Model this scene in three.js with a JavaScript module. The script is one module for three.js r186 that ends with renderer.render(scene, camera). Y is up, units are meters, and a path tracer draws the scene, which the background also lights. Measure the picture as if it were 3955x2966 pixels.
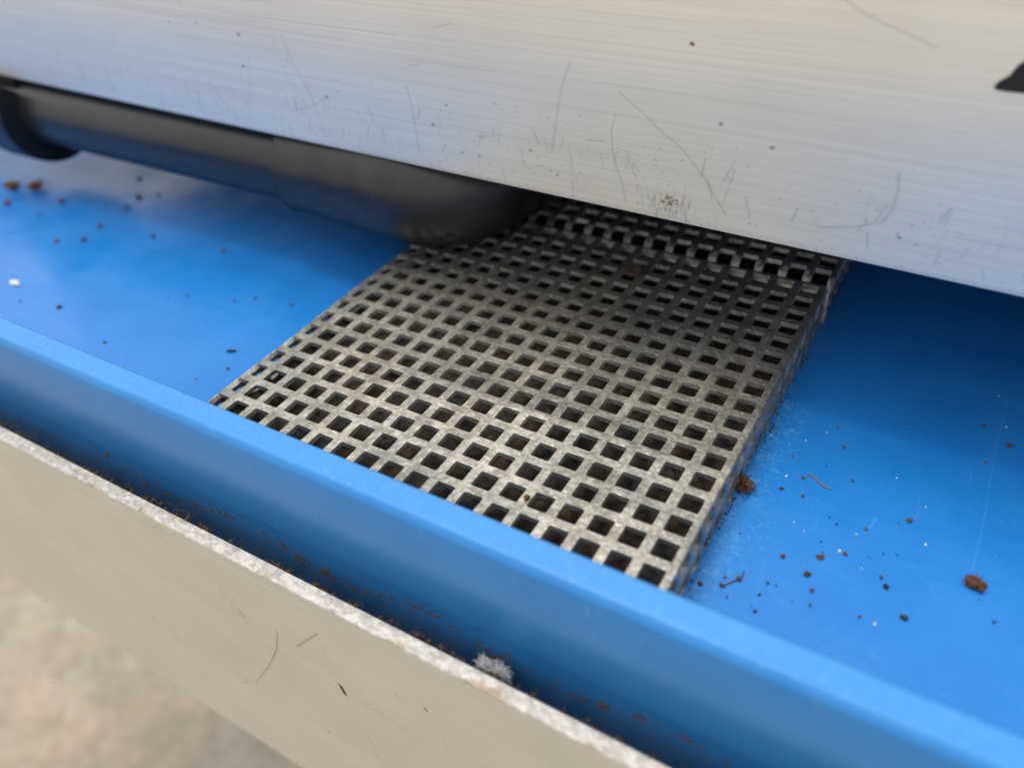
import * as THREE from 'three';
import { mergeGeometries, toCreasedNormals } from 'three/addons/utils/BufferGeometryUtils.js';

// ---------------------------------------------------------------- camera, sky, sun, exposure
// lengths below are in hole pitches of the grate (8 mm); gy() turns a height above the grate's top into metres
const p = 0.008, LIFT = 1.7;
const gy = (y) => (y + LIFT) * p;
const scene = new THREE.Scene();
const camera = new THREE.PerspectiveCamera(50.69, 1024 / 767, 0.005, 200);
camera.position.set(4.934 * p, gy(18.179), 15.382 * p);
camera.rotation.set(-0.6742, 0.5895, -0.0854, 'YXZ');
camera.focus = 0.222;
camera.userData.fStop = 7.0;
scene.add(camera);

const renderer = new THREE.WebGLRenderer({ antialias: true });
renderer.toneMapping = THREE.LinearToneMapping;
renderer.toneMappingExposure = 1.72;
renderer.shadowMap.enabled = true;

{ // an overcast sky, about three times brighter overhead than at the horizon
  const w = 64, h = 32, d = new Float32Array(w * h * 4);
  for (let j = 0; j < h; j++) for (let i = 0; i < w; i++) {
    const s = Math.max(0, Math.sin(((j + 0.5) / h - 0.5) * Math.PI));
    const L = 1.0 * (0.42 + 0.58 * s), k = (j * w + i) * 4;
    d[k] = L * 1.0; d[k + 1] = L * 0.99; d[k + 2] = L * 0.965; d[k + 3] = 1;
  }
  const t = new THREE.DataTexture(d, w, h, THREE.RGBAFormat, THREE.FloatType);
  t.mapping = THREE.EquirectangularReflectionMapping; t.magFilter = THREE.LinearFilter; t.minFilter = THREE.LinearFilter; t.needsUpdate = true;
  scene.background = t; scene.environment = t;
}
const sun = new THREE.DirectionalLight(0xfff4e2, 1.25);
sun.position.set(-0.36, 1.0, -0.1); sun.target.position.set(-0.1, 0, 0);
sun.castShadow = true; sun.shadow.radius = 45; sun.shadow.mapSize.set(2048, 2048);
sun.shadow.camera.left = -0.6; sun.shadow.camera.right = 0.6; sun.shadow.camera.top = 0.6; sun.shadow.camera.bottom = -0.6; sun.shadow.camera.near = 0.1; sun.shadow.camera.far = 3;
scene.add(sun, sun.target);

// ---------------------------------------------------------------- helpers
let seed = 7;
const rnd = () => { seed = (seed * 1664525 + 1013904223) >>> 0; return seed / 4294967296; };
const rr = (a, b) => a + (b - a) * rnd();
const hash = (x, y, z = 0) => { let n = Math.imul(x | 0, 374761393) ^ Math.imul(y | 0, 668265263) ^ Math.imul(z | 0, 1442695041); n = Math.imul(n ^ (n >>> 13), 1274126177); n = Math.imul(n ^ (n >>> 16), 2246822519); return ((n ^ (n >>> 15)) >>> 0) / 4294967296; };
const smooth = (t) => t * t * (3 - 2 * t);
function noise2(x, y) { const i = Math.floor(x), j = Math.floor(y), u = smooth(x - i), v = smooth(y - j); return (hash(i, j) * (1 - u) + hash(i + 1, j) * u) * (1 - v) + (hash(i, j + 1) * (1 - u) + hash(i + 1, j + 1) * u) * v; }
const fbm = (x, y, n = 4) => { let a = 0, s = 0.5; for (let i = 0; i < n; i++) { a += s * noise2(x, y); x = x * 2.03 + 17.3; y = y * 2.03 + 5.1; s *= 0.5; } return a / (1 - Math.pow(0.5, n)); };
const used = {};
const numbered = (n) => { used[n] = (used[n] ?? -1) + 1; return used[n] ? `${n}_${String(used[n]).padStart(3, '0')}` : n; };
function mesh(name, geo, mat, parent) { const m = new THREE.Mesh(geo, mat); m.name = parent === scene ? numbered(name) : name; m.castShadow = m.receiveShadow = true; parent.add(m); return m; }
function thing(name, label, category, group) { const g = new THREE.Group(); g.name = numbered(name); tag(g, label, category, group); scene.add(g); return g; }
function tag(o, label, category, group, kind) { o.userData.label = label; o.userData.category = category; if (group) o.userData.group = group; if (kind) o.userData.kind = kind; return o; }
function geom(pos, uv) { const g = new THREE.BufferGeometry(); g.setAttribute('position', new THREE.Float32BufferAttribute(pos, 3)); g.setAttribute('uv', new THREE.Float32BufferAttribute(uv ?? new Array(pos.length / 3 * 2).fill(0), 2)); return g; }
function canvas(w, h) { const c = document.createElement('canvas'); c.width = w; c.height = h; return c; }
function pixels(c, f) { const x = c.getContext('2d'), im = x.createImageData(c.width, c.height), d = im.data; for (let j = 0; j < c.height; j++) for (let i = 0; i < c.width; i++) { const o = f(i, j), k = (j * c.width + i) * 4; d[k] = o[0]; d[k + 1] = o[1]; d[k + 2] = o[2]; d[k + 3] = 255; } x.putImageData(im, 0, 0); return x; }
function texture(c, color, wrap = THREE.RepeatWrapping) { const t = new THREE.CanvasTexture(c); t.colorSpace = color ? THREE.SRGBColorSpace : THREE.NoColorSpace; t.wrapS = t.wrapT = wrap; t.magFilter = THREE.LinearFilter; t.anisotropy = 8; return t; }
// a closed or open outline in the z-y plane, drawn along x; uv = metres along x and along the outline
function prism(profile, x0, x1, closed, seg = 1, crease = 0.7) {
  const pts = closed ? [...profile, profile[0]] : profile, pos = [], uv = []; let s = 0;
  for (let i = 0; i + 1 < pts.length; i++) {
    const [z0, y0] = pts[i], [z1, y1] = pts[i + 1], l = Math.hypot(z1 - z0, y1 - y0);
    for (let k = 0; k < seg; k++) {
      const a = x0 + (x1 - x0) * k / seg, b = x0 + (x1 - x0) * (k + 1) / seg;
      const A = [a, y0, z0], B = [b, y0, z0], C = [b, y1, z1], D = [a, y1, z1];
      pos.push(...A, ...B, ...C, ...A, ...C, ...D); uv.push(a, s, b, s, b, s + l, a, s, b, s + l, a, s + l);
    }
    s += l;
  }
  if (closed) for (const [x, flip] of [[x0, 0], [x1, 1]]) {
    const sh = new THREE.Shape(profile.map(([z, y]) => new THREE.Vector2(z, y))), f = new THREE.ShapeGeometry(sh).toNonIndexed(), a = f.attributes.position;
    for (let i = 0; i < a.count; i += 3) for (const k of flip ? [0, 2, 1] : [0, 1, 2]) { pos.push(x, a.getY(i + k), a.getX(i + k)); uv.push(a.getX(i + k), a.getY(i + k)); }
  }
  return toCreasedNormals(geom(pos, uv), crease);
}
const scaleUv = (g, a, b) => { const u = g.attributes.uv; for (let i = 0; i < u.count; i++) u.setXY(i, u.getX(i) * a, u.getY(i) * b); return g; };
const arc = (cz, cy, r, a0, a1, n) => Array.from({ length: n + 1 }, (_, i) => { const a = (a0 + (a1 - a0) * i / n) * Math.PI / 180; return [cz + r * Math.cos(a), cy + r * Math.sin(a)]; });
const toMetres = (prof) => prof.map(([z, y]) => [z * p, gy(y)]);
function offsetPath(path, d) { return path.map((q, i) => { const a = path[Math.max(0, i - 1)], b = path[Math.min(path.length - 1, i + 1)], l = Math.hypot(b[0] - a[0], b[1] - a[1]); return [q[0] - (b[1] - a[1]) / l * d, q[1] + (b[0] - a[0]) / l * d]; }); }

// ---------------------------------------------------------------- materials
const M = {};
{ // ground: pale sandy concrete with blotches
  const c = canvas(1024, 1024);
  pixels(c, (i, j) => { const a = fbm(i / 40, j / 40, 3), b = fbm(i / 11 + 50, j / 11, 3), e = fbm(i / 90 + 9, j / 90 + 3, 2), v = 139 + (a - 0.5) * 28 + (b - 0.5) * 26; return [v + 8 + (e - 0.5) * 10, v, v - 13 - (e - 0.5) * 6]; });
  M.ground = new THREE.MeshStandardMaterial({ map: texture(c, true), roughness: 0.95 });
}
const BX0 = -60, BX1 = 30, BY0 = 4.4, BY1 = 20.4;           // the beam's face, in pitches
const scratches = [[1, [[-21.42, 10.49], [-21.68, 10.13], [-21.58, 9.30], [-21.76, 8.18]]], [2, [[-21.12, 9.16], [-20.80, 8.03], [-20.52, 7.55], [-20.24, 7.07], [-19.98, 6.06]]], [2, [[-21.56, 5.98], [-20.37, 6.34], [-19.26, 6.90]]], [1, [[-24.02, 7.62], [-24.36, 6.64]]], [1, [[-23.37, 8.21], [-24.27, 5.75]]], [2, [[-26.47, 6.67], [-25.78, 5.69]]], [1, [[-29.30, 6.99], [-28.08, 6.77], [-27.23, 6.58]]], [1, [[-32.72, 9.86], [-32.32, 8.46], [-32.84, 7.63]]], [2, [[-26.80, 10.10], [-26.98, 9.90]]], [2, [[-14.94, 7.95], [-14.82, 7.01], [-14.78, 6.15], [-14.74, 5.29]]], [4, [[-14.46, 7.12], [-14.61, 6.73]]], [1, [[-13.69, 6.67], [-13.56, 5.83]]], [5, [[-7.86, 9.60], [-8.07, 9.17], [-8.30, 8.41], [-8.45, 7.64], [-8.66, 6.36]]], [2, [[-6.21, 8.15], [-6.33, 7.55], [-6.31, 7.01], [-6.16, 6.42], [-5.88, 5.67], [-5.72, 5.05]]], [2, [[-6.11, 8.88], [-5.28, 8.33], [-4.44, 7.72], [-3.82, 7.35], [-3.03, 6.57], [-2.60, 5.99], [-2.12, 5.36]]], [1, [[-10.51, 5.14], [-9.94, 6.03], [-9.33, 6.34]]], [1, [[-8.02, 6.92], [-7.91, 6.31], [-7.80, 5.62]]], [1, [[-8.65, 7.39], [-8.29, 6.99]]], [2, [[-11.87, 6.45], [-11.24, 6.55]]], [2, [[-7.26, 7.06], [-6.61, 7.13]]], [2, [[-14.65, 8.70], [-14.21, 8.79]]], [2, [[-13.36, 10.16], [-12.59, 10.38]]], [1, [[-6.14, 6.98], [-5.00, 6.78], [-4.42, 6.44]]], [4, [[0.42, 12.13], [0.77, 11.92], [1.33, 11.69], [2.15, 11.43], [2.81, 11.19]]], [4, [[2.71, 7.71], [2.81, 7.16], [2.77, 6.55], [2.59, 6.16], [1.93, 5.87], [0.82, 5.58]]], [2, [[2.10, 6.19], [2.19, 5.97]]], [2, [[2.26, 5.73], [2.36, 5.21]]], [1, [[-2.47, 6.93], [-2.03, 6.58]]]];
function strokes(x, list, X, Y, light, unit) {
  for (const [w, l] of list) {
    const bright = w < 0, a = [0, 0.15, 0.19, 0.34, 0.13, 0.08][Math.abs(w)];
    x.strokeStyle = bright ? `rgba(255,250,240,${a})` : `rgba(${light},${a})`; x.lineWidth = Math.abs(w) * unit; x.lineCap = 'round'; x.lineJoin = 'round';
    x.beginPath(); l.forEach(([u, v], i) => i ? x.lineTo(X(u), Y(v)) : x.moveTo(X(u), Y(v))); x.stroke();
  }
}
{ // brushed aluminium of the beam: fine streaks along its length, scratches, pits and grime
  const w = 2048, h = 512, c = canvas(w, h), k = canvas(w, h);
  const row = Array.from({ length: h }, (_, j) => rnd());
  const streak = (i, j) => 0.35 * noise2(i / 160 + row[j] * 40, j * 0.9) + 0.35 * noise2(i / 420 + 7, j * 0.45 + 100) + 0.3 * noise2(i / 60 + row[j] * 90, j * 1.7);
  const x = pixels(c, (i, j) => { const s = streak(i, j) - 0.5, f = fbm(i / 70, j / 70, 3) - 0.5, v = 236 + s * 22 + f * 10; return [v, v - 4, v - 13]; });
  const X = (u) => (u - BX0) / (BX1 - BX0) * w, Y = (v) => h - (v - BY0) / (BY1 - BY0) * h;
  for (let n = 0; n < 220; n++) { const a = rr(0, w), b = rr(0, h), l = rr(30, 260); x.strokeStyle = rnd() < 0.55 ? `rgba(255,255,252,${rr(0.12, 0.4)})` : `rgba(120,120,120,${rr(0.08, 0.22)})`; x.lineWidth = rr(0.5, 1.3); x.beginPath(); x.moveTo(a, b); x.lineTo(a + l, b + rr(-1.5, 1.5)); x.stroke(); }
  strokes(x, scratches, X, Y, '84,86,96', 0.55);
  const dot = (u, v, r, s) => { x.fillStyle = s; x.beginPath(); x.ellipse(X(u), Y(v), r, r * rr(0.7, 1.3), rr(0, 3), 0, 7); x.fill(); };
  for (const [u, v] of [[-23.88, 7.62], [-21.07, 8.14], [-28.0, 9.05], [-26.16, 9.18], [-23.67, 8.94], [-33.03, 6.10], [-19.27, 6.92], [-13.89, 6.59], [-11.86, 5.66], [-8.47, 5.56], [-12.64, 5.69], [-9.56, 6.30], [-13.15, 7.44], [-0.95, 7.87], [-2.61, 8.34], [3.15, 5.79]]) dot(u, v, rr(1.1, 2.2), 'rgba(92,94,102,0.45)');
  dot(-3.74, 10.61, 2.0, 'rgba(110,72,40,0.9)'); dot(3.2, 7.91, 1.6, 'rgba(255,255,255,0.8)');
  for (let n = 0; n < 26; n++) dot(-4.15 + rr(-0.35, 0.3), 5.5 + rr(-0.16, 0.14), rr(0.5, 1.5), `rgba(${rr(120, 150) | 0},${rr(78, 100) | 0},54,${rr(0.25, 0.7)})`);
  // rubbed and pitted lower margin
  for (let n = 0; n < 1500; n++) { const e = Math.pow(rnd(), 2.2), u = rr(-46, 8), v = 4.55 + e * 3.4, g = rnd(); dot(u, v, rr(0.3, 1.3), g < 0.55 ? `rgba(110,112,118,${rr(0.08, 0.34)})` : `rgba(250,250,248,${rr(0.08, 0.36)})`); }
  for (let n = 0; n < 170; n++) { const u = rr(-40, 6), v = rr(4.6, 6.6), d = rr(-0.25, 0.25), l = rr(0.1, 0.7); x.strokeStyle = `rgba(112,114,122,${rr(0.1, 0.35)})`; x.lineWidth = rr(0.5, 1); x.beginPath(); x.moveTo(X(u), Y(v)); x.lineTo(X(u + d), Y(v + l)); x.stroke(); }
  for (let n = 0; n < 60; n++) { const u = -4.3 + rr(-0.7, 0.9), v = rr(4.7, 5.4); x.strokeStyle = `rgba(110,110,118,${rr(0.15, 0.35)})`; x.lineWidth = 0.7; x.beginPath(); x.moveTo(X(u), Y(v)); x.lineTo(X(u + 0.03), Y(v + rr(0.1, 0.35))); x.stroke(); }
  pixels(k, (i, j) => { const v = 128 + (streak(i, j) - 0.5) * 190; return [v, v, v]; });
  const t = texture(c, true), b = texture(k, false);
  M.beam = new THREE.MeshPhysicalMaterial({ map: t, bumpMap: b, bumpScale: 0.00002, roughness: 0.45, metalness: 0.38, anisotropy: 0.5 });
  M.beamPlain = new THREE.MeshStandardMaterial({ color: 0xb4b3af, roughness: 0.5, metalness: 0.75 });
}
{ // grate: galvanised sheet, dusty and stained
  const c = canvas(1024, 1024), k = canvas(1024, 1024);
  const f = (i, j) => 0.45 * fbm(i / 26, j / 26, 4) + 0.4 * fbm(i / 6 + 30, j / 6, 2) + 0.15 * hash(i, j);
  const x = pixels(c, (i, j) => { const a = f(i, j) - 0.5, b = fbm(i / 150 + 3, j / 150 + 8, 3) - 0.5, v = 152 + a * 135 + b * 24; return [v + 1 + b * 8, v, v - 5 - b * 8]; });
  for (let n = 0; n < 2600; n++) { x.fillStyle = rnd() < 0.6 ? `rgba(244,242,234,${rr(0.2, 0.7)})` : `rgba(72,62,50,${rr(0.1, 0.35)})`; x.beginPath(); x.ellipse(rr(0, 1024), rr(0, 1024), rr(0.6, 3), rr(0.5, 1.8), rr(0, 3), 0, 7); x.fill(); }
  for (let n = 0; n < 300; n++) { const a = rr(0, 1024), b = rr(0, 1024), d = rr(0, 6.28), l = rr(5, 50); x.strokeStyle = `rgba(235,235,230,${rr(0.1, 0.35)})`; x.lineWidth = rr(0.5, 1.2); x.beginPath(); x.moveTo(a, b); x.lineTo(a + l * Math.cos(d), b + l * Math.sin(d)); x.stroke(); }
  pixels(k, (i, j) => { const v = f(i, j) * 255; return [v, v, v]; });
  const t = texture(c, true), b = texture(k, false); t.repeat.set(1 / 0.15, 1 / 0.15); b.repeat.set(1 / 0.15, 1 / 0.15);
  M.grate = new THREE.MeshStandardMaterial({ map: t, bumpMap: b, bumpScale: 0.00018, roughness: 0.42, metalness: 0.85 });
}
const FX0 = -52, FX1 = 12, FZ0 = -28, FZ1 = 4;             // the part of the tray floor that the marks cover, in pitches
{ // blue plastic of the tray: hairline scratches, scuffs and dust
  const w = 2048, h = 1024, c = canvas(w, h), base = [26, 116, 196];
  const x = pixels(c, (i, j) => { const a = fbm(i / 60, j / 60, 4) - 0.5, b = hash(i, j) - 0.5, s = a * 10 + b * 5; return [base[0] + s + 4, base[1] + s, base[2] + s]; });
  const X = (u) => (u - FX0) / (FX1 - FX0) * w, Y = (v) => (v - FZ0) / (FZ1 - FZ0) * h;
  for (let n = 0; n < 1500; n++) { const u = rr(-50, 11), v = rr(-20, 3.8), d = rr(-0.5, 0.5) + (rnd() < 0.3 ? 1.4 : 0), l = rr(0.1, 1.6); x.strokeStyle = `rgba(165,200,240,${rr(0.04, 0.2)})`; x.lineWidth = rr(0.3, 0.8); x.beginPath(); x.moveTo(X(u), Y(v)); x.lineTo(X(u + l * Math.cos(d)), Y(v + l * Math.sin(d))); x.stroke(); }
  for (let n = 0; n < 2600; n++) { x.fillStyle = rnd() < 0.7 ? `rgba(190,212,238,${rr(0.08, 0.4)})` : `rgba(10,40,90,${rr(0.1, 0.4)})`; x.beginPath(); x.ellipse(X(rr(-50, 11)), Y(rr(-22, 3.8)), rr(0.3, 1.1), rr(0.3, 0.9), 0, 0, 7); x.fill(); }
  // scuffed strip beside the grate
  for (let n = 0; n < 1500; n++) { const u = 0.75 + Math.abs(rr(-1, 1) * rr(0, 1)) * 1.5, v = rr(-9, 3.5), d = rr(0, 6.28), l = rr(0.04, 0.26); x.strokeStyle = `rgba(196,206,216,${rr(0.06, 0.36)})`; x.lineWidth = rr(0.4, 0.9); x.beginPath(); x.moveTo(X(u), Y(v)); x.lineTo(X(u + l * Math.cos(d)), Y(v + l * Math.sin(d))); x.stroke(); }
  const lines = [[1, [[7.74, -12.31], [7.72, -11.24], [7.69, -9.86], [7.69, -8.16], [7.72, -7.07], [7.74, -5.81], [7.72, -4.88], [7.69, -3.73]]], [1, [[6.10, -3.22], [7.14, -2.07]]], [1, [[3.61, -1.85], [4.85, -1.79]]], [1, [[1.18, -0.72], [1.5, 0.99]]], [1, [[1.3, -2.41], [1.34, -0.67]]], [1, [[0.8, -0.1], [1.38, -0.95]]], [1, [[2.32, -1.38], [2.56, 0.42]]], [1, [[5.88, -6.05], [5.92, -5.01]]], [2, [[4.85, -4.53], [4.75, -3.9]]], [1, [[2.59, -8.22], [4.66, -8.43]]], [1, [[6.09, -8.97], [7.06, -9.9]]], [1, [[2.45, -3.6], [2.98, -3.49]]]];
  strokes(x, lines, X, Y, '190,215,245', 0.8);
  const t = texture(c, true, THREE.MirroredRepeatWrapping);
  const k = canvas(1024, 512), z = pixels(k, (i, j) => { const v = 70 + (fbm(i / 46, j / 40, 4) - 0.5) * 90 + (noise2(i / 90, j / 2.2) - 0.5) * 22 + (hash(i, j) - 0.5) * 16; return [v, v, v]; });
  for (let n = 0; n < 260; n++) { const a = rr(0, 1024), b = rr(0, 512), l = rr(10, 70), d = rr(-0.5, 0.5); z.strokeStyle = rnd() < 0.6 ? `rgba(130,130,130,${rr(0.1, 0.35)})` : `rgba(45,45,45,${rr(0.1, 0.3)})`; z.lineWidth = rr(0.6, 4); z.beginPath(); z.moveTo(a, b); z.quadraticCurveTo(a + l * 0.5, b + l * d * 0.8, a + l, b + l * d); z.stroke(); }
  M.trayFloor = new THREE.MeshPhysicalMaterial({ map: t, roughnessMap: texture(k, false, THREE.MirroredRepeatWrapping), roughness: 1, ior: 1.5 });
}
{ // the same plastic on the rim: soft smudges and rubbed specks along the lip
  const w = 2048, h = 256, c = canvas(w, h);
  const x = pixels(c, (i, j) => { const a = fbm(i / 90, j / 30, 3) - 0.5, s = a * 9 + (hash(i, j) - 0.5) * 4; return [42 + s, 124 + s, 196 + s]; });
  for (let n = 0; n < 170; n++) { x.fillStyle = rnd() < 0.55 ? `rgba(150,170,190,${rr(0.1, 0.4)})` : `rgba(110,100,90,${rr(0.08, 0.3)})`; x.beginPath(); x.ellipse(rr(0, w), rr(150, 172), rr(0.5, 2.0), rr(0.5, 2.0), rr(-0.3, 0.3), 0, 7); x.fill(); }
  for (let n = 0; n < 5200; n++) { x.fillStyle = `rgba(${rr(150, 205) | 0},${rr(175, 205) | 0},${rr(185, 215) | 0},${rr(0.04, 0.22)})`; x.beginPath(); x.ellipse(rr(0, w), rr(151, 171), rr(0.4, 1.5), rr(0.3, 0.7), 0, 0, 7); x.fill(); }
  for (let n = 0; n < 80; n++) { x.fillStyle = `rgba(200,210,225,${rr(0.05, 0.2)})`; x.beginPath(); x.ellipse(rr(0, w), rr(60, 150), rr(1, 2), rr(1, 6), rr(-0.5, 0.5), 0, 7); x.fill(); }
  const t = texture(c, true);
  M.trayRim = new THREE.MeshPhysicalMaterial({ map: t, roughness: 0.32, ior: 1.5 });
}
{ // front rail: satin metal, light scratches; and its sawn top edge, pitted
  const w = 2048, h = 768, c = canvas(w, h), RX0 = -44, RX1 = 14, RY0 = -19, RY1 = -2;
  const x = pixels(c, (i, j) => { const a = fbm(i / 80, j / 80, 4) - 0.5, s = a * 12 + (noise2(i / 140, j * 0.8) - 0.5) * 8; return [208 + s, 207 + s, 198 + s]; });
  const X = (u) => (u - RX0) / (RX1 - RX0) * w, Y = (v) => h - (v - RY0) / (RY1 - RY0) * h;
  strokes(x, [[3, [[-11.93, -5.57], [-12.44, -7.00], [-13.49, -8.90], [-14.99, -11.16]]], [3, [[-11.09, -5.82], [-9.66, -4.09]]], [2, [[-13.08, -7.25], [-12.27, -7.16], [-10.83, -7.36], [-9.40, -7.43]]], [2, [[-17.59, -2.71], [-16.30, -2.60]]], [-3, [[-14.91, -2.77], [-12.83, -2.74], [-9.53, -2.72]]], [2, [[-8.90, -7.42], [-7.60, -7.43], [-6.65, -7.60]]], [2, [[-8.84, -9.93], [-8.69, -11.40]]], [2, [[-24.83, -2.72], [-23.77, -2.77], [-21.73, -2.82], [-19.86, -2.85]]]], X, Y, '96,92,84', 0.9);
  for (const [u, v, r] of [[-21.23, -11.04, 3], [-20.08, -11.83, 2.5], [-11.22, -11.73, 3], [-15.81, -11.74, 3]]) { x.fillStyle = 'rgba(110,104,94,0.4)'; x.beginPath(); x.ellipse(X(u), Y(v), r, r * 2, 0.4, 0, 7); x.fill(); }
  for (let n = 0; n < 60; n++) { x.strokeStyle = `rgba(92,90,80,${rr(0.1, 0.4)})`; x.lineWidth = 0.9; const u = -13.83 + rr(-0.35, 0.35), v = -5.48 + rr(-0.7, 0.7); x.beginPath(); x.moveTo(X(u), Y(v)); x.lineTo(X(u + rr(-0.15, 0.15)), Y(v + rr(-0.25, 0.25))); x.stroke(); }
  x.fillStyle = 'rgba(38,36,32,0.95)'; x.beginPath(); for (const [i, [u, v]] of [[-9.53, -6.88], [-9.33, -6.97], [-9.25, -7.52], [-9.40, -7.50]].entries()) i ? x.lineTo(X(u), Y(v)) : x.moveTo(X(u), Y(v)); x.fill();
  x.fillStyle = 'rgba(96,80,60,0.8)'; x.beginPath(); x.ellipse(X(-5.51), Y(-5.20), 2, 4, -0.5, 0, 7); x.fill();
  for (let n = 0; n < 240; n++) { const u = rr(-40, 6), v = -2.5 - Math.pow(rnd(), 2) * 12, l = rr(0.1, 1.1), d = rr(-0.4, 0.4); x.strokeStyle = rnd() < 0.5 ? `rgba(110,104,94,${rr(0.06, 0.22)})` : `rgba(238,234,222,${rr(0.08, 0.25)})`; x.lineWidth = rr(0.5, 1.3); x.beginPath(); x.moveTo(X(u), Y(v)); x.lineTo(X(u + l), Y(v + d)); x.stroke(); }
  for (let m = 0; m < 34; m++) { const cu = rr(-36, 2), cv = -2.7 - rnd() * 12, spread = rr(0.2, 0.9); for (let n = 0; n < 14; n++) { const u = cu + rr(-1, 1) * spread, v = cv + rr(-1, 1) * spread; x.strokeStyle = rnd() < 0.65 ? `rgba(120,114,100,${rr(0.05, 0.2)})` : `rgba(238,234,224,${rr(0.05, 0.2)})`; x.lineWidth = rr(0.6, 2.2); x.beginPath(); x.moveTo(X(u), Y(v)); x.lineTo(X(u + rr(-0.2, 0.25)), Y(v + rr(-0.5, 0.3))); x.stroke(); } }
  const t = texture(c, true, THREE.MirroredRepeatWrapping);
  M.rail = new THREE.MeshStandardMaterial({ map: t, roughness: 0.4, metalness: 0.45 });
  M.dirtyDimRail = new THREE.MeshStandardMaterial({ color: 0x6a6256, roughness: 0.9 });  // dirty inner rail, its colour also toned for light bounced in the slot
  const e = canvas(2048, 32);
  const y = pixels(e, (i, j) => { const a = fbm(i / 9, j / 7, 4) - 0.5, b = fbm(i / 60 + 40, j / 30, 3), d = b > 0.6 ? (b - 0.6) * 260 : 0, v = 178 + a * 76; return [v - d * 0.4, v - 2 - d * 0.55, v - 5 - d * 0.75]; });
  for (let n = 0; n < 1500; n++) { y.fillStyle = rnd() < 0.5 ? `rgba(92,80,64,${rr(0.12, 0.5)})` : `rgba(235,235,230,${rr(0.2, 0.6)})`; y.beginPath(); y.ellipse(rr(0, 2048), rr(0, 32), rr(0.5, 1.9), rr(0.4, 1.4), rr(-0.5, 0.5), 0, 7); y.fill(); }
  M.sawn = new THREE.MeshStandardMaterial({ map: texture(e, true), roughness: 0.55, metalness: 0.5 });
  M.railMap = { RX0, RX1, RY0, RY1 };
}
{ const c = canvas(1024, 256);
  const x = pixels(c, (i, j) => { const a = fbm(i / 60, j / 20, 4) - 0.5, s = a * 26; return [31 + s, 32 + s, 34 + s]; });
  for (let n = 0; n < 140; n++) { x.fillStyle = `rgba(${rr(120, 165) | 0},${rr(116, 155) | 0},${rr(108, 140) | 0},${rr(0.06, 0.3)})`; x.beginPath(); x.ellipse(rr(0, 1024), rr(0, 256), rr(1, 5), rr(0.6, 2.4), rr(0, 3), 0, 7); x.fill(); }
  for (let n = 0; n < 40; n++) { const a = rr(0, 1024), b = rr(0, 256); x.strokeStyle = `rgba(150,146,138,${rr(0.1, 0.35)})`; x.lineWidth = rr(0.5, 1.4); x.beginPath(); x.moveTo(a, b); x.quadraticCurveTo(a + rr(-9, 9), b + rr(-5, 5), a + rr(-22, 22), b + rr(-9, 9)); x.stroke(); }
  M.pipe = new THREE.MeshPhysicalMaterial({ map: texture(c, true), roughness: 0.31, ior: 1.5 });
  M.clamp = new THREE.MeshStandardMaterial({ color: 0x16181c, roughness: 0.42 });
}
M.black = new THREE.MeshStandardMaterial({ color: 0x0f0f11, roughness: 0.6 });
M.brown = ['#573823', '#613f27', '#44301f'].map((h) => new THREE.MeshStandardMaterial({ color: h, roughness: 0.95 }));
M.rust = new THREE.MeshStandardMaterial({ color: 0x6e4122, roughness: 0.95 });
M.grit = new THREE.MeshStandardMaterial({ color: 0x16211f, roughness: 0.7 });
M.white = new THREE.MeshStandardMaterial({ color: 0xd9d6cf, roughness: 0.6 });
M.fibre = new THREE.MeshStandardMaterial({ color: 0x8a6238, roughness: 0.95 });
M.paleFibre = new THREE.MeshStandardMaterial({ color: 0xa99572, roughness: 0.95 });
M.fluff = new THREE.MeshStandardMaterial({ color: 0xd2d2d6, roughness: 1 });
{ const c = canvas(512, 512); pixels(c, (i, j) => { const a = fbm(i / 18, j / 18, 4), b = fbm(i / 5 + 9, j / 5, 2), g = fbm(i / 70 + 5, j / 70, 2), v = 15 + (a - 0.3) * 64 + (b - 0.5) * 40; return g > 0.58 ? [v * 0.9, v * 0.9, v * 0.95] : [v * 1.25, v * 0.92, v * 0.68]; });
  const t = texture(c, true); t.repeat.set(1 / 0.05, 1 / 0.05); M.soil = new THREE.MeshStandardMaterial({ map: t, roughness: 0.9 }); }

// ---------------------------------------------------------------- setting
{ const g = mesh('ground', new THREE.PlaneGeometry(120, 120), M.ground, scene); g.rotation.x = -Math.PI / 2; g.position.y = -0.8; g.userData.kind = 'structure';
  const uv = g.geometry.attributes.uv; for (let i = 0; i < uv.count; i++) uv.setXY(i, uv.getX(i) * 120 / 0.7, uv.getY(i) * 120 / 0.7); }

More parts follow.
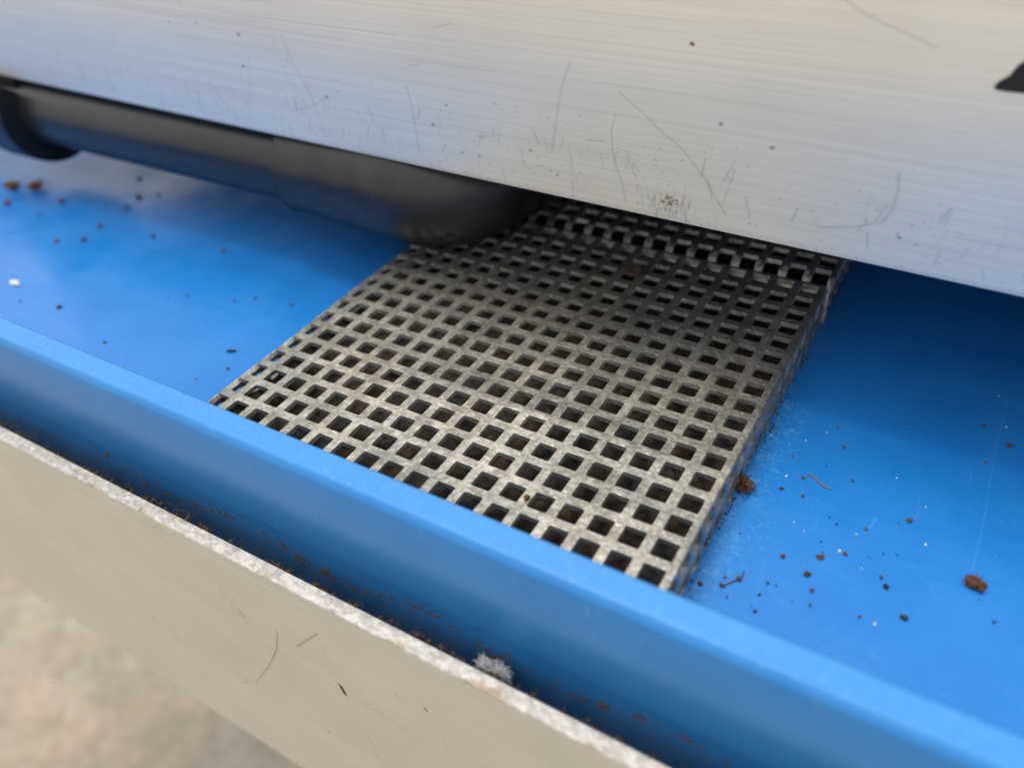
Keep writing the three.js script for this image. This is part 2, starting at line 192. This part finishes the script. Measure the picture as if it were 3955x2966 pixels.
// ---------------------------------------------------------------- front rail: aluminium profile under and before the tray
const XA = -110 * p, XB = 60 * p;
{ const t = thing('bench_rail', 'satin aluminium bench rail with a pale sawn top edge in front of the blue tray', 'rail');
  const face = prism(toMetres([[6.12, -17.9], [6.12, -2.24]]), XA, XB, false, 1), uv = face.attributes.uv, po = face.attributes.position, m = M.railMap;
  for (let i = 0; i < uv.count; i++) uv.setXY(i, (po.getX(i) / p - m.RX0) / (m.RX1 - m.RX0), (po.getY(i) / p - LIFT - m.RY0) / (m.RY1 - m.RY0));
  mesh('outer_face', face, M.rail, t);
  const top = prism(toMetres([[6.12, -2.24], [6.085, -2.2], [5.64, -2.2], [5.61, -2.23]]), XA, XB, false, 1), tu = top.attributes.uv;
  for (let i = 0; i < tu.count; i++) tu.setXY(i, tu.getX(i) / 0.32, tu.getY(i) / 0.0045);
  const e = mesh('sawn_edge', top, M.sawn, t); e.userData.label = 'pale pitted sawn edge along the top of the rail';
  mesh('web', prism(toMetres([[5.61, -2.23], [5.61, -4], [-44, -4], [-44, -4.4], [5.62, -4.4], [5.62, -17.9], [6.12, -17.9]]), XA, XB, false, 1), M.dirtyDimRail, t);
}

{ const g = new THREE.BoxGeometry(110 * p, 8.55 * p, 0.45 * p); g.translate(0, gy(0.3), -45.2 * p);  // panel added out of view to keep light from coming in under the beam
  tag(mesh('added_back_panel', g, M.beamPlain, scene), 'added unseen panel behind the tray that shuts light out from under the beam', 'panel'); }

// ---------------------------------------------------------------- blue tray
{ const t = thing('tray', 'glossy bright blue plastic tray with a raised rolled rim and a flat floor', 'tray');
  const fl = new THREE.PlaneGeometry(XB - XA, 46.5 * p); fl.rotateX(-Math.PI / 2); fl.translate((XA + XB) / 2, 0, (3.2 - 43.3) / 2 * p);
  const a = fl.attributes.position, u = fl.attributes.uv; for (let i = 0; i < a.count; i++) u.setXY(i, (a.getX(i) / p - FX0) / (FX1 - FX0), 1 - (a.getZ(i) / p - FZ0) / (FZ1 - FZ0));
  mesh('floor', fl, M.trayFloor, t);
  const prof = [...arc(3.2, -1.3, 0.4, -90, -8, 6), [3.64, 1.77], ...arc(3.89, 1.82, 0.25, 172, 95, 6), [4.2, 2.06], ...arc(4.45, 1.77, 0.3, 86, 2, 12), [4.76, 0.5], [4.79, -1.5], ...arc(4.69, -1.52, 0.1, 4, -60, 5), [4.7, -1.9], [4.98, -3.98]];
  const inner = offsetPath(prof, -0.2).reverse();
  mesh('rim', scaleUv(prism(toMetres([...prof, ...inner]), XA, XB, true, 1, 0.9), 1 / 0.4, 1 / 0.095), M.trayRim, t);
  const back = prof.map(([z, y]) => [-40.1 - z, y]), backIn = offsetPath(back, 0.2).reverse();
  mesh('back_rim', scaleUv(prism(toMetres([...back, ...backIn]), XA, XB, true, 1, 0.9), 1 / 0.4, 1 / 0.095), M.trayRim, t);
}

// ---------------------------------------------------------------- perforated grates
const T = 0.19, HOLE = 0.328, CR = 0.055, SIDE = [-0.5, -0.44, -0.25, 0, 0.25, 0.44];
const ring = (() => { const o = []; for (let s = 0; s < 4; s++) for (const v of SIDE) o.push([[v, -0.5], [0.5, v], [-v, 0.5], [-0.5, -v]][s]); return o; })();
function holePoint([x, y], a) { let u = x * 2 * a, v = y * 2 * a; const e = a - CR, au = Math.abs(u), av = Math.abs(v); if (au > e && av > e) { const l = Math.hypot(au - e, av - e); u = Math.sign(u) * (e + (au - e) / l * CR); v = Math.sign(v) * (e + (av - e) / l * CR); } return [u, v]; }
function perforated(c0, c1, r0, r1, map) {           // cells c0..c1 across (u = c), r0..r1 along (v = r); map(u, v, w) gives metres
  const pos = [], uv = [];
  const quad = (A, B, C, D) => { for (const q of [A, B, C, A, C, D]) { const m = map(q[0], q[1], q[2]); pos.push(...m); uv.push(q[0] * p + q[2] * p, q[1] * p + q[2] * p * 0.7); } };
  const N = ring.length;
  for (let c = c0; c <= c1; c++) for (let r = r0; r <= r1; r++) {
    const jx = (hash(c, r, 1) - 0.5) * 0.012, jy = (hash(c, r, 2) - 0.5) * 0.012, h = HOLE + (hash(c, r, 3) - 0.5) * 0.012;
    const at = (q, w) => [c + q[0], r + q[1], w];
    const R = ring.map((q) => {
      const k = holePoint(q, h), e = holePoint(q, h + 0.032), m = [q[0] * 0.86, q[1] * 0.86], sh = (o) => [o[0] + jx, o[1] + jy];
      return [at(q, 0), at(sh(m), 0), at(sh(e), 0), at(sh(holePoint(q, h + 0.01)), -0.01), at(sh(k), -0.035), at(sh(k), -T), at(q, -T)];
    });
    for (let i = 0; i < N; i++) { const a = R[i], b = R[(i + 1) % N]; for (let l = 0; l < 6; l++) quad(a[l], a[l + 1], b[l + 1], b[l]); }
    for (let i = 0; i < N; i++) { const s = Math.floor(i / 6); if ((s === 0 && r === r0) || (s === 1 && c === c1) || (s === 2 && r === r1) || (s === 3 && c === c0)) { const a = R[i], b = R[(i + 1) % N]; quad(a[0], b[0], b[6], a[6]); } }
  }
  return toCreasedNormals(geom(pos, uv), 0.75);
}
const RB = 0.22, LB = RB * Math.PI / 2;
function folded(u, w, ul, ur) {                       // a sheet folded down at both sides: returns x, y
  const side = u > (ul + ur) / 2 ? 1 : -1, ub = side > 0 ? ur : ul, d = Math.min(Math.abs(u - ub) * (side * (u - ub) > 0 ? 1 : -1), 1.78);
  if (d <= 0) return [u, w];
  if (d < LB) { const f = d / RB; return [ub + side * (RB + w) * Math.sin(f), -RB + (RB + w) * Math.cos(f)]; }
  return [ub + side * (RB + w), -RB - (d - LB)];
}
{ const wave = (x, z) => 0.018 * Math.sin(x * 0.55 + 1) * Math.cos(z * 0.42) + 0.012 * Math.sin(z * 1.1 + x * 0.3);
  const g = perforated(-19, 2, -14, 3, (u, v, w) => { const [x, y] = folded(u, w, -17.16, 0.42); return [x * p, gy(y + wave(x, v)), v * p]; });
  tag(mesh('perforated_grate', g, M.grate, scene), 'long galvanised square-hole grate across the blue tray, its sides folded down', 'grate', 'perforated grates across the tray');
  const step = (v) => { const t = Math.min(1, Math.max(0, (v + 14.98) / 0.5)); return 0.22 - 0.5 * smooth(t); };
  const g2 = perforated(-19, 2, -27, -15, (u, v, w) => { const [x, y] = folded(u, w, -17.42, 0.3); return [(x + 0.2) * p, gy(y + (x > -17.6 && x < 0.6 ? step(v) : step(v) * 0.4) + 0.02), v * p]; });
  tag(mesh('perforated_grate', g2, M.grate, scene), 'square-hole grate section under the metal beam, its near end dipping down', 'grate', 'perforated grates across the tray');
}

// ---------------------------------------------------------------- beam across the tray
{ const t = thing('beam', 'wide brushed aluminium beam spanning above the blue tray, scratched along its lower edge', 'beam');
  const zF = -8.5, zB = -46, yb = 4.62, yt = 13.6, r = 0.28, x0 = -50 * p, x1 = 45 * p;
  const face = prism(toMetres([[zF - r * 0.29, yb + r * 0.29], ...arc(zF - r, yb + r, r, -45, 0, 5), [zF, yt]]), x0, x1, false, 1, 0.9), uv = face.attributes.uv, po = face.attributes.position;
  for (let i = 0; i < uv.count; i++) uv.setXY(i, (po.getX(i) / p - BX0) / (BX1 - BX0), (po.getY(i) / p - LIFT - BY0) / (BY1 - BY0));
  mesh('front_face', face, M.beam, t);
  mesh('box_section', prism(toMetres([...arc(zF - r, yb + r, r, -45, -90, 5), [zB, yb], [zB, yt], [zF, yt]]), x0, x1, false, 1, 0.6), M.beamPlain, t);
  const s = new THREE.Shape([[4.39, 10.38], [4.45, 10.53], [4.65, 10.7], [4.75, 10.94], [4.88, 11.1], [5.14, 11.24], [5.9, 11.3], [6.3, 10.9], [6.1, 10.45], [5.48, 10.42], [5.11, 10.33], [4.72, 10.32], [4.5, 10.33]].map(([x, y]) => new THREE.Vector2(x * p, gy(y))));
  const mk = mesh('black_mark', new THREE.ExtrudeGeometry(s, { depth: 0.0003, bevelEnabled: false }), M.black, t); mk.position.z = zF * p + 0.00005; mk.userData.label = 'blot of black paint on the brushed beam';
  t.rotation.set(0, 0, 0); const piv = new THREE.Matrix4().makeTranslation(4 * p, gy(yb), zF * p), R = new THREE.Matrix4().makeRotationFromEuler(new THREE.Euler(0, -0.0195, -0.0078));
  const m = piv.clone().multiply(R).multiply(piv.clone().invert()); t.applyMatrix4(m);
}

// ---------------------------------------------------------------- drain pipe with elbow, and its clamp
{ const yc = gy(2.88), zc = -10.88 * p, rp = 2.05 * p, rs = 2.6 * p, xs = -23.35 * p, xe = -14.5 * p;
  const t = thing('drain_pipe', 'dark grey plastic drain pipe with a socket elbow under the beam', 'pipe');
  const pipe = new THREE.CylinderGeometry(rp, rp, 60 * p, 64, 1, true); pipe.rotateZ(Math.PI / 2); pipe.translate(xs - 28 * p, yc, zc);
  mesh('straight_pipe', pipe, M.pipe, t);
  // elbow: a straight socket, then a quarter bend going back under the beam, then the second socket
  const rad = 2.6 * p, path = new THREE.CurvePath(); const V = (x, z) => new THREE.Vector3(x, yc, z);
  path.add(new THREE.LineCurve3(V(xs, zc), V(xe - rad, zc)));
  path.add(new THREE.QuadraticBezierCurve3(V(xe - rad, zc), V(xe, zc), V(xe, zc - rad)));
  path.add(new THREE.LineCurve3(V(xe, zc - rad), V(xe, zc - rad - 3.5 * p)));
  const el = new THREE.TubeGeometry(path, 70, rs, 64, false), ea = el.attributes.position;   // the socket widens towards the bend
  for (let i = 0; i <= 70; i++) { const c = path.getPointAt(i / 70), k = (2.4 + 0.24 * smooth(Math.min(1, i / 34))) * p / rs; for (let j = 0; j <= 64; j++) { const n = i * 65 + j; ea.setXYZ(n, c.x + (ea.getX(n) - c.x) * k, c.y + (ea.getY(n) - c.y) * k, c.z + (ea.getZ(n) - c.z) * k); } }
  el.computeVertexNormals();
  const bead = new THREE.LatheGeometry([[rp, -0.02], [2.36 * p, -0.02], [2.43 * p, 0.03], [2.43 * p, 0.1], [2.4 * p, 0.14]].map(([a, b]) => new THREE.Vector2(a, b * p)), 64); bead.rotateZ(-Math.PI / 2); bead.translate(xs, yc, zc); mesh('socket_lip', bead, M.pipe, t);
  const lip = new THREE.RingGeometry(rp * 0.99, 2.4 * p, 64); lip.rotateY(-Math.PI / 2); lip.translate(xs, yc, zc);
  mesh('elbow', mergeGeometries([el.toNonIndexed(), lip.toNonIndexed()]), M.pipe, t);
  const sk = new THREE.LatheGeometry([[rs, 0], [rs + 0.25 * p, 0], [rs + 0.28 * p, 0.05 * p], [rs + 0.28 * p, 3.4 * p], [rs + 0.2 * p, 3.5 * p], [rp, 3.5 * p]].map(([a, b]) => new THREE.Vector2(a, b)), 64);
  sk.rotateX(-Math.PI / 2); sk.translate(xe, yc, zc - rad - 1.2 * p); mesh('socket', sk, M.pipe, t);
  const tail = new THREE.CylinderGeometry(rp, rp, 8 * p, 48, 1, true); tail.rotateX(Math.PI / 2); tail.translate(xe, yc, zc - rad - 6.5 * p); mesh('straight_pipe', tail, M.pipe, t);
  // clamp: a thick open ring hung from the beam
  const c = thing('pipe_clamp', 'black plastic clamp gripping the grey drain pipe below the beam', 'clamp');
  const sh = new THREE.Shape(); sh.absarc(0, 0, 3.0 * p, Math.PI * 0.78, Math.PI * 2.38, false);
  sh.absarc(0, 0, 2.08 * p, Math.PI * 2.38, Math.PI * 0.78, true);
  const ex = new THREE.ExtrudeGeometry(sh, { depth: 2.7 * p, bevelEnabled: true, bevelThickness: 0.14 * p, bevelSize: 0.12 * p, bevelSegments: 3, curveSegments: 40 });
  ex.rotateY(Math.PI / 2); ex.translate(-46.3 * p, yc, zc); mesh('ring', ex, M.clamp, c);
  const st = new THREE.BoxGeometry(2.6 * p, 1.5 * p, 3.2 * p); st.translate(-44.95 * p, gy(4.55), -11.1 * p); mesh('mounting_block', st, M.clamp, c);
  const lug = new THREE.CapsuleGeometry(0.42 * p, 1.8 * p, 6, 16); lug.rotateZ(Math.PI / 2); lug.translate(-44.8 * p, yc - 2.72 * p, zc + 0.3 * p); mesh('latch', lug, M.clamp, c);
}

// ---------------------------------------------------------------- soil, crumbs and fibres
function lump(r, n, rough, flat = 0.7, k = 0) { const g = new THREE.IcosahedronGeometry(r, n), a = g.attributes.position; for (let i = 0; i < a.count; i++) { const x = a.getX(i), y = a.getY(i), z = a.getZ(i), s = 1 + rough * (fbm(x / r * 1.6 + k * 9.1 + 40, (y + z * 1.7) / r * 1.6 + k * 3.3 + 20, 3) - 0.5) * 2; a.setXYZ(i, x * s, y * s * flat, z * s * 0.85); } g.computeVertexNormals(); return toCreasedNormals(g, 0.5); }
function fibre(pts, r, seg = 8) { const c = new THREE.CatmullRomCurve3(pts.map((q) => new THREE.Vector3(...q))); return new THREE.TubeGeometry(c, seg, r, 5, false).toNonIndexed(); }
function tuft(R, n, lumps, k) { // a knot of crumbs and coir fibres
  const parts = [];
  for (let i = 0; i < lumps; i++) { const g = lump(R * rr(0.18, 0.4), 1, 0.6, 0.8, k + i); g.translate(rr(-0.7, 0.7) * R, rr(0, 0.55) * R, rr(-0.55, 0.55) * R); parts.push(g); }
  for (let i = 0; i < n; i++) { const a = [rr(-0.8, 0.8) * R, rr(0, 0.6) * R, rr(-0.7, 0.7) * R], b = rr(0, 6.28), l = R * rr(0.4, 1.1); parts.push(fibre([a, [a[0] + l * 0.5 * Math.cos(b), Math.max(0.02 * R, a[1] + rr(-0.2, 0.4) * R), a[2] + l * 0.5 * Math.sin(b)], [a[0] + l * Math.cos(b + 0.5), Math.max(0.02 * R, a[1] + rr(-0.4, 0.3) * R), a[2] + l * Math.sin(b + 0.5)]], R * 0.035, 5)); }
  return mergeGeometries(parts.map((g) => { if (!g.attributes.uv) g.setAttribute('uv', new THREE.Float32BufferAttribute(new Array(g.attributes.position.count * 2).fill(0), 2)); return g; }));
}
{ // bed of soil under the grate
  const nx = 200, nz = 220, x0 = -17.35, x1 = 0.36, z0 = -24, z1 = 3.2, pos = [], uv = [];
  const H = (i, j) => { const x = x0 + (x1 - x0) * i / nx, z = z0 + (z1 - z0) * j / nz, e = Math.min(1, (x - x0) / 0.9 + 0.3 * (fbm(z, 4) - 0.5)); return [x * p, gy(-1.66 + Math.max(0, e) * (0.25 + 0.55 * fbm(x * 0.8 + 30, z * 0.8, 3) + 0.2 * fbm(x * 3.5, z * 3.5 + 9, 3) + Math.max(0, 1 - Math.abs(x + 16.6) / 1.1) * (0.35 + 0.9 * fbm(z * 1.1 + 4, 7.7, 2)))), z * p]; };
  for (let i = 0; i < nx; i++) for (let j = 0; j < nz; j++) { const A = H(i, j), B = H(i, j + 1), C = H(i + 1, j + 1), D = H(i + 1, j); for (const q of [A, B, C, A, C, D]) { pos.push(...q); uv.push(q[0], q[2]); } }
  const plugs = [toCreasedNormals(geom(pos, uv), 1.2)];
  for (let i = 0; i < 110; i++) { const c = -Math.floor(rr(0, 18)), r = Math.floor(rr(-13, 3)), k = rr(0.08, 0.2), g = lump(k * p, 1, 0.8, 0.7, i); g.translate((c + rr(-0.25, 0.25)) * p, gy(rr(-0.75, -0.3)), (r + rr(-0.25, 0.25)) * p); plugs.push(scaleUv(g, 0.05, 0.05)); }
  tag(mesh('soil_bed', mergeGeometries(plugs), M.soil, scene), 'dark brown soil lying under the perforated grate', 'soil', null, 'stuff');
}
{ // crumbs and fibres in the slot between tray and rail, and at the foot of the grate's fold
  const parts = [];
  for (let i = 0; i < 1500; i++) { const x = rr(-30, 6), d = fbm(x * 0.5, 3.3, 3), t = rnd(); if (d < 0.38 && t < 0.7) continue; const onWall = rnd(), r = rr(0.02, 0.11) * (rnd() < 0.06 ? 1.8 : 1);
    const g = lump(r * p, 0, 0.5, 0.8, i);
    if (onWall < 0.5) g.translate(x * p, gy(rr(-2.9, -2.22) - r * 0.3), (5.6 - rr(0, 0.16) * d * 2) * p);
    else if (onWall < 0.72) g.translate(x * p, gy(-3.98 + r * 0.6 + rr(0, 0.3) * d), rr(5.02, 5.58) * p);
    else { if (x < -17 && rnd() < 0.5) continue; g.scale(1, 0.6, 0.5); const yy = -2.45 + 0.25 * Math.sin(x * 0.8) + rr(-0.35, 0.35) * rnd(); g.translate(x * p, gy(yy), (4.705 - 0.1346 * (yy + 1.9)) * p); }
    parts.push(g); }
  for (let i = 0; i < 45; i++) { const x = rr(-28, 5), y = rr(-2.7, -2.25), z = rr(5.4, 5.58), l = rr(0.2, 0.9); parts.push(fibre([[x * p, gy(y), z * p], [(x + l * 0.5) * p, gy(y + rr(-0.1, 0.25)), (z - rr(0, 0.2)) * p], [(x + l) * p, gy(y + rr(-0.3, 0.2)), (z - rr(-0.05, 0.3)) * p]], 0.012 * p, 5)); }
  tag(mesh('slot_dirt', mergeGeometries(parts), M.brown[2], scene), 'brown crumbs and fibres packed in the slot between blue rim and rail', 'dirt', null, 'stuff');
  const q = [];
  for (let i = 0; i < 110; i++) { const z = rr(-12, 3.2), r = rr(0.015, 0.05); if (fbm(z * 0.9, 2.2, 2) < 0.45) continue; const g = lump(r * p, 0, 0.5, 0.8, i); g.translate((0.7 + Math.abs(rr(-0.1, 0.1)) * (0.4 + fbm(z * 0.7, 8, 2))) * p, gy(-1.68 + r * 0.5), z * p); q.push(g); }
  for (let i = 0; i < 500; i++) { const z = rr(-12, 3.2), r = rr(0.02, 0.09); const g = lump(r * p, 0, 0.5, 0.8, i); g.translate((0.52 - rr(0, 0.16)) * p, gy(rr(-1.66, -1.1)), z * p); q.push(g); }
  tag(mesh('edge_dirt', mergeGeometries(q), M.brown[2], scene), 'brown gritty dirt lodged along the folded side of the grate', 'dirt', null, 'stuff');
}
{ const crumbs = [[3.22, -7.33, 0.164], [2.41, -5.25, 0.137], [1.92, -4.46, 0.135], [2.62, -4.44, 0.123], [1.82, -6.12, 0.087], [3.86, -5.82, 0.125], [2.76, -1.73, 0.163], [4.36, -2.67, 0.143], [3.58, -1.41, 0.206], [3.85, -0.89, 0.147], [3.93, -0.38, 0.135], [2.64, 0.55, 0.126], [5.77, -4.88, 0.177], [4.68, -3.94, 0.127], [5.47, -2.27, 0.12], [5.23, -0.63, 0.133], [1.34, -2.02, 0.079], [7.18, -10.51, 0.122], [8.03, -9.81, 0.193], [7.47, -8.64, 0.095], [5.5, -4.64, 0.069], [8, -2.74, 0.063], [1.5, -0.2, 0.103], [0.95, 0.38, 0.169], [1.78, 0.45, 0.083], [2.79, -8.23, 0.112], [4.82, -9.42, 0.078], [3.75, -2.2, 0.2],
    [-44.99, -6.79, 0.444], [-41.92, -8.36, 0.367], [-41.72, -6.64, 0.251], [-37.61, -4.99, 0.286], [-36.3, -5.75, 0.319], [-36.9, -7.25, 0.328], [-37.85, -10.69, 0.365], [-36.96, -11.44, 0.238], [-37.39, -9.49, 0.286], [-40.04, -12.53, 0.286], [-32.98, -7.71, 0.251], [-28.05, -8.14, 0.24], [-27.03, -3.67, 0.133], [-23.1, -5.49, 0.16], [-23.9, -4.91, 0.145], [-26.41, -4.22, 0.148], [-31.44, -0.79, 0.251], [-33.8, -0.26, 0.15], [-21.1, -5.78, 0.169], [-26.79, 0.17, 0.15], [-20.14, -0.92, 0.153], [-20.87, 0.17, 0.093]];
  const shapes = [0, 1, 2, 3, 4].map((k) => lump(0.5 * p, 2, 0.85, 0.6, k));
  crumbs.forEach(([x, z, s], i) => { const right = x > 0, m = mesh('soil_crumb', shapes[i % 5], M.brown[i % 3], scene); m.position.set(x * p, s * 0.2 * p, z * p); m.scale.set(s * 0.95, s * 0.82, s * 0.95); m.rotation.y = rr(0, 6);
    tag(m, right ? 'small brown soil crumb on the scratched blue floor beside the folded grate edge' : 'brown soil crumb on the blue floor between pipe, rim and grate', 'soil crumb', right ? 'soil crumbs beside the folded grate edge' : 'soil crumbs between the pipe and the rim'); });
  const grit = [[2.94, -6.14, 0.064], [3.59, -3.92, 0.06], [3.85, -3.74, 0.069], [3.61, -2.81, 0.063], [3.75, -2.42, 0.057], [5.34, -3.19, 0.067], [5.69, -3.33, 0.057], [2.66, -0.56, 0.084], [2.9, -0.59, 0.06], [2.57, -0.06, 0.092], [8.43, -2.12, 0.113], [4.99, -2.86, 0.047], [2.5, 0.45, 0.045], [3.47, -0.25, 0.045], [5.65, -1.99, 0.165]];
  grit.forEach(([x, z, s], i) => { const m = mesh('black_grit', shapes[i % 5], M.grit, scene); m.position.set(x * p, s * 0.24 * p, z * p); m.scale.setScalar(s); m.rotation.y = rr(0, 6); tag(m, 'tiny black speck of grit on the scratched blue floor', 'grit', 'black grit on the blue floor'); });
  const big = mesh('black_grit', shapes[1], M.grit, scene); big.position.set(6.3 * p, 0.045 * p, -1.14 * p); big.scale.setScalar(0.19); tag(big, 'round black pellet, the largest dark speck on the blue floor', 'grit');
  const white = [[2, -7.08, 0.077], [1.9, -5.09, 0.085], [2.53, -7.8, 0.061], [5.07, -6.62, 0.057], [2.67, -3.22, 0.055], [3.04, -3, 0.054], [4.47, -3.61, 0.068], [4.19, -2.71, 0.091], [4.9, -2.36, 0.056], [5.64, -0.57, 0.088], [7.45, -12.48, 0.069], [7.86, -10.8, 0.077], [6.11, -5.71, 0.06], [6.36, -4.12, 0.086]];
  white.forEach(([x, z, s], i) => { const m = mesh('white_grit', shapes[i % 5], M.white, scene); m.position.set(x * p, s * 0.2 * p, z * p); m.scale.setScalar(s * 0.85); m.rotation.y = rr(0, 6); tag(m, 'tiny white grain on the scratched blue floor', 'grain', 'white grains on the blue floor'); });
  const put = (name, g, mat, x, y, z, label, cat, turn = 0, group) => { const m = mesh(name, g, mat, scene); m.position.set(x * p, gy(y), z * p); m.rotation.y = turn; return tag(m, label, cat, group); };
  put('soil_clump', tuft(0.29 * p, 18, 26, 1), M.brown[0], 7.82, -1.66, -3.2, 'fibrous brown soil clump at the end of a long white scratch', 'clump');
  put('soil_clump', tuft(0.52 * p, 8, 16, 5), M.rust, -46.72, -1.6, -8.21, 'large rust brown soil lump on the blue floor below the pipe clamp', 'clump', 0, 'large soil lumps below the pipe clamp');
  put('soil_clump', tuft(0.5 * p, 8, 16, 9), M.rust, -45.2, -1.6, -8.85, 'large rust brown soil lump on the blue floor below the pipe clamp', 'clump', 0.6, 'large soil lumps below the pipe clamp');
  put('coir_tuft', tuft(0.36 * p, 70, 6, 13), M.brown[0], 0.86, -1.6, -3.95, 'tuft of brown coir fibre stuck to the folded side of the grate', 'fibre', 1.4);
  put('soil_clump', tuft(0.42 * p, 10, 26, 17), M.brown[2], -6.95, 0.04, -12.29, 'brown soil clump lying on the grate bars near the beam', 'clump', 0.4);
  const crumb = put('soil_crumb', lump(0.09 * p, 2, 0.8, 0.8, 3), M.brown[1], -4.45, 0.06, 1.05, 'single tan crumb on a grate bar between two holes', 'soil crumb');
  const fl = (pts, r) => fibre(pts.map(([x, z]) => [x * p, gy(-1.7) + r * 1.1 * p, z * p]), r * p, 14);
  tag(mesh('twig', fl([[2.51, -5.53], [2.78, -5.38], [2.97, -5.23], [3.32, -5.13]], 0.028), M.fibre, scene), 'thin brown twig lying straight on the blue floor', 'twig');
  const tw = mergeGeometries([fl([[1.51, 0.16], [1.66, -0.03], [1.76, -0.16], [1.91, -0.34], [1.93, -0.64]], 0.022), lump(0.075 * p, 1, 0.7, 0.7, 2).translate(1.53 * p, 0.05 * p, 0.14 * p), lump(0.085 * p, 1, 0.7, 0.7, 6).translate(1.9 * p, 0.055 * p, -0.3 * p)]);
  tag(mesh('root_fibre', tw, M.brown[0], scene), 'knotted root fibre with crumbs at both ends on the blue floor', 'fibre');
  put('pale_speck', lump(0.11 * p, 2, 0.5, 0.9, 11), M.paleFibre, -20.9, 4.14, -8.93, 'pale round speck stuck on the dark pipe socket', 'speck');
  put('dark_husk', lump(0.2 * p, 2, 0.5, 0.35, 4).scale(1, 1, 0.4), M.grit, -20.94, -1.65, -1.88, 'narrow dark seed husk on the blue floor by the grate', 'husk', 0.5);
  put('white_flake', lump(0.36 * p, 2, 0.6, 0.3, 7).scale(1, 1, 0.5), M.white, -35.59, -1.62, -1.17, 'white paint flake on the blue floor by the rim', 'flake', -0.1);
  { const parts = []; for (let i = 0; i < 520; i++) { const lobe = i % 2 ? 1 : -1, a = [(lobe * 0.3 + rr(-0.2, 0.2)) * p, rr(-0.25, 0.35) * p, rr(-0.18, 0.18) * p], b = rr(0, 6.28), l = rr(0.1, 0.3) * p; parts.push(fibre([a, [a[0] + l * Math.cos(b) * 0.5, a[1] + rr(-0.1, 0.14) * p, a[2] + rr(-0.1, 0.1) * p], [a[0] + l * Math.cos(b), a[1] + l * Math.sin(b), a[2] + rr(-0.1, 0.1) * p]], 0.008 * p, 4)); }
    put('fluff', mergeGeometries(parts), M.fluff, -3.32, -2.59, 5.25, 'tuft of white fluff caught in the slot between rim and rail', 'fluff').scale.setScalar(0.85); }
}
renderer.render(scene, camera);
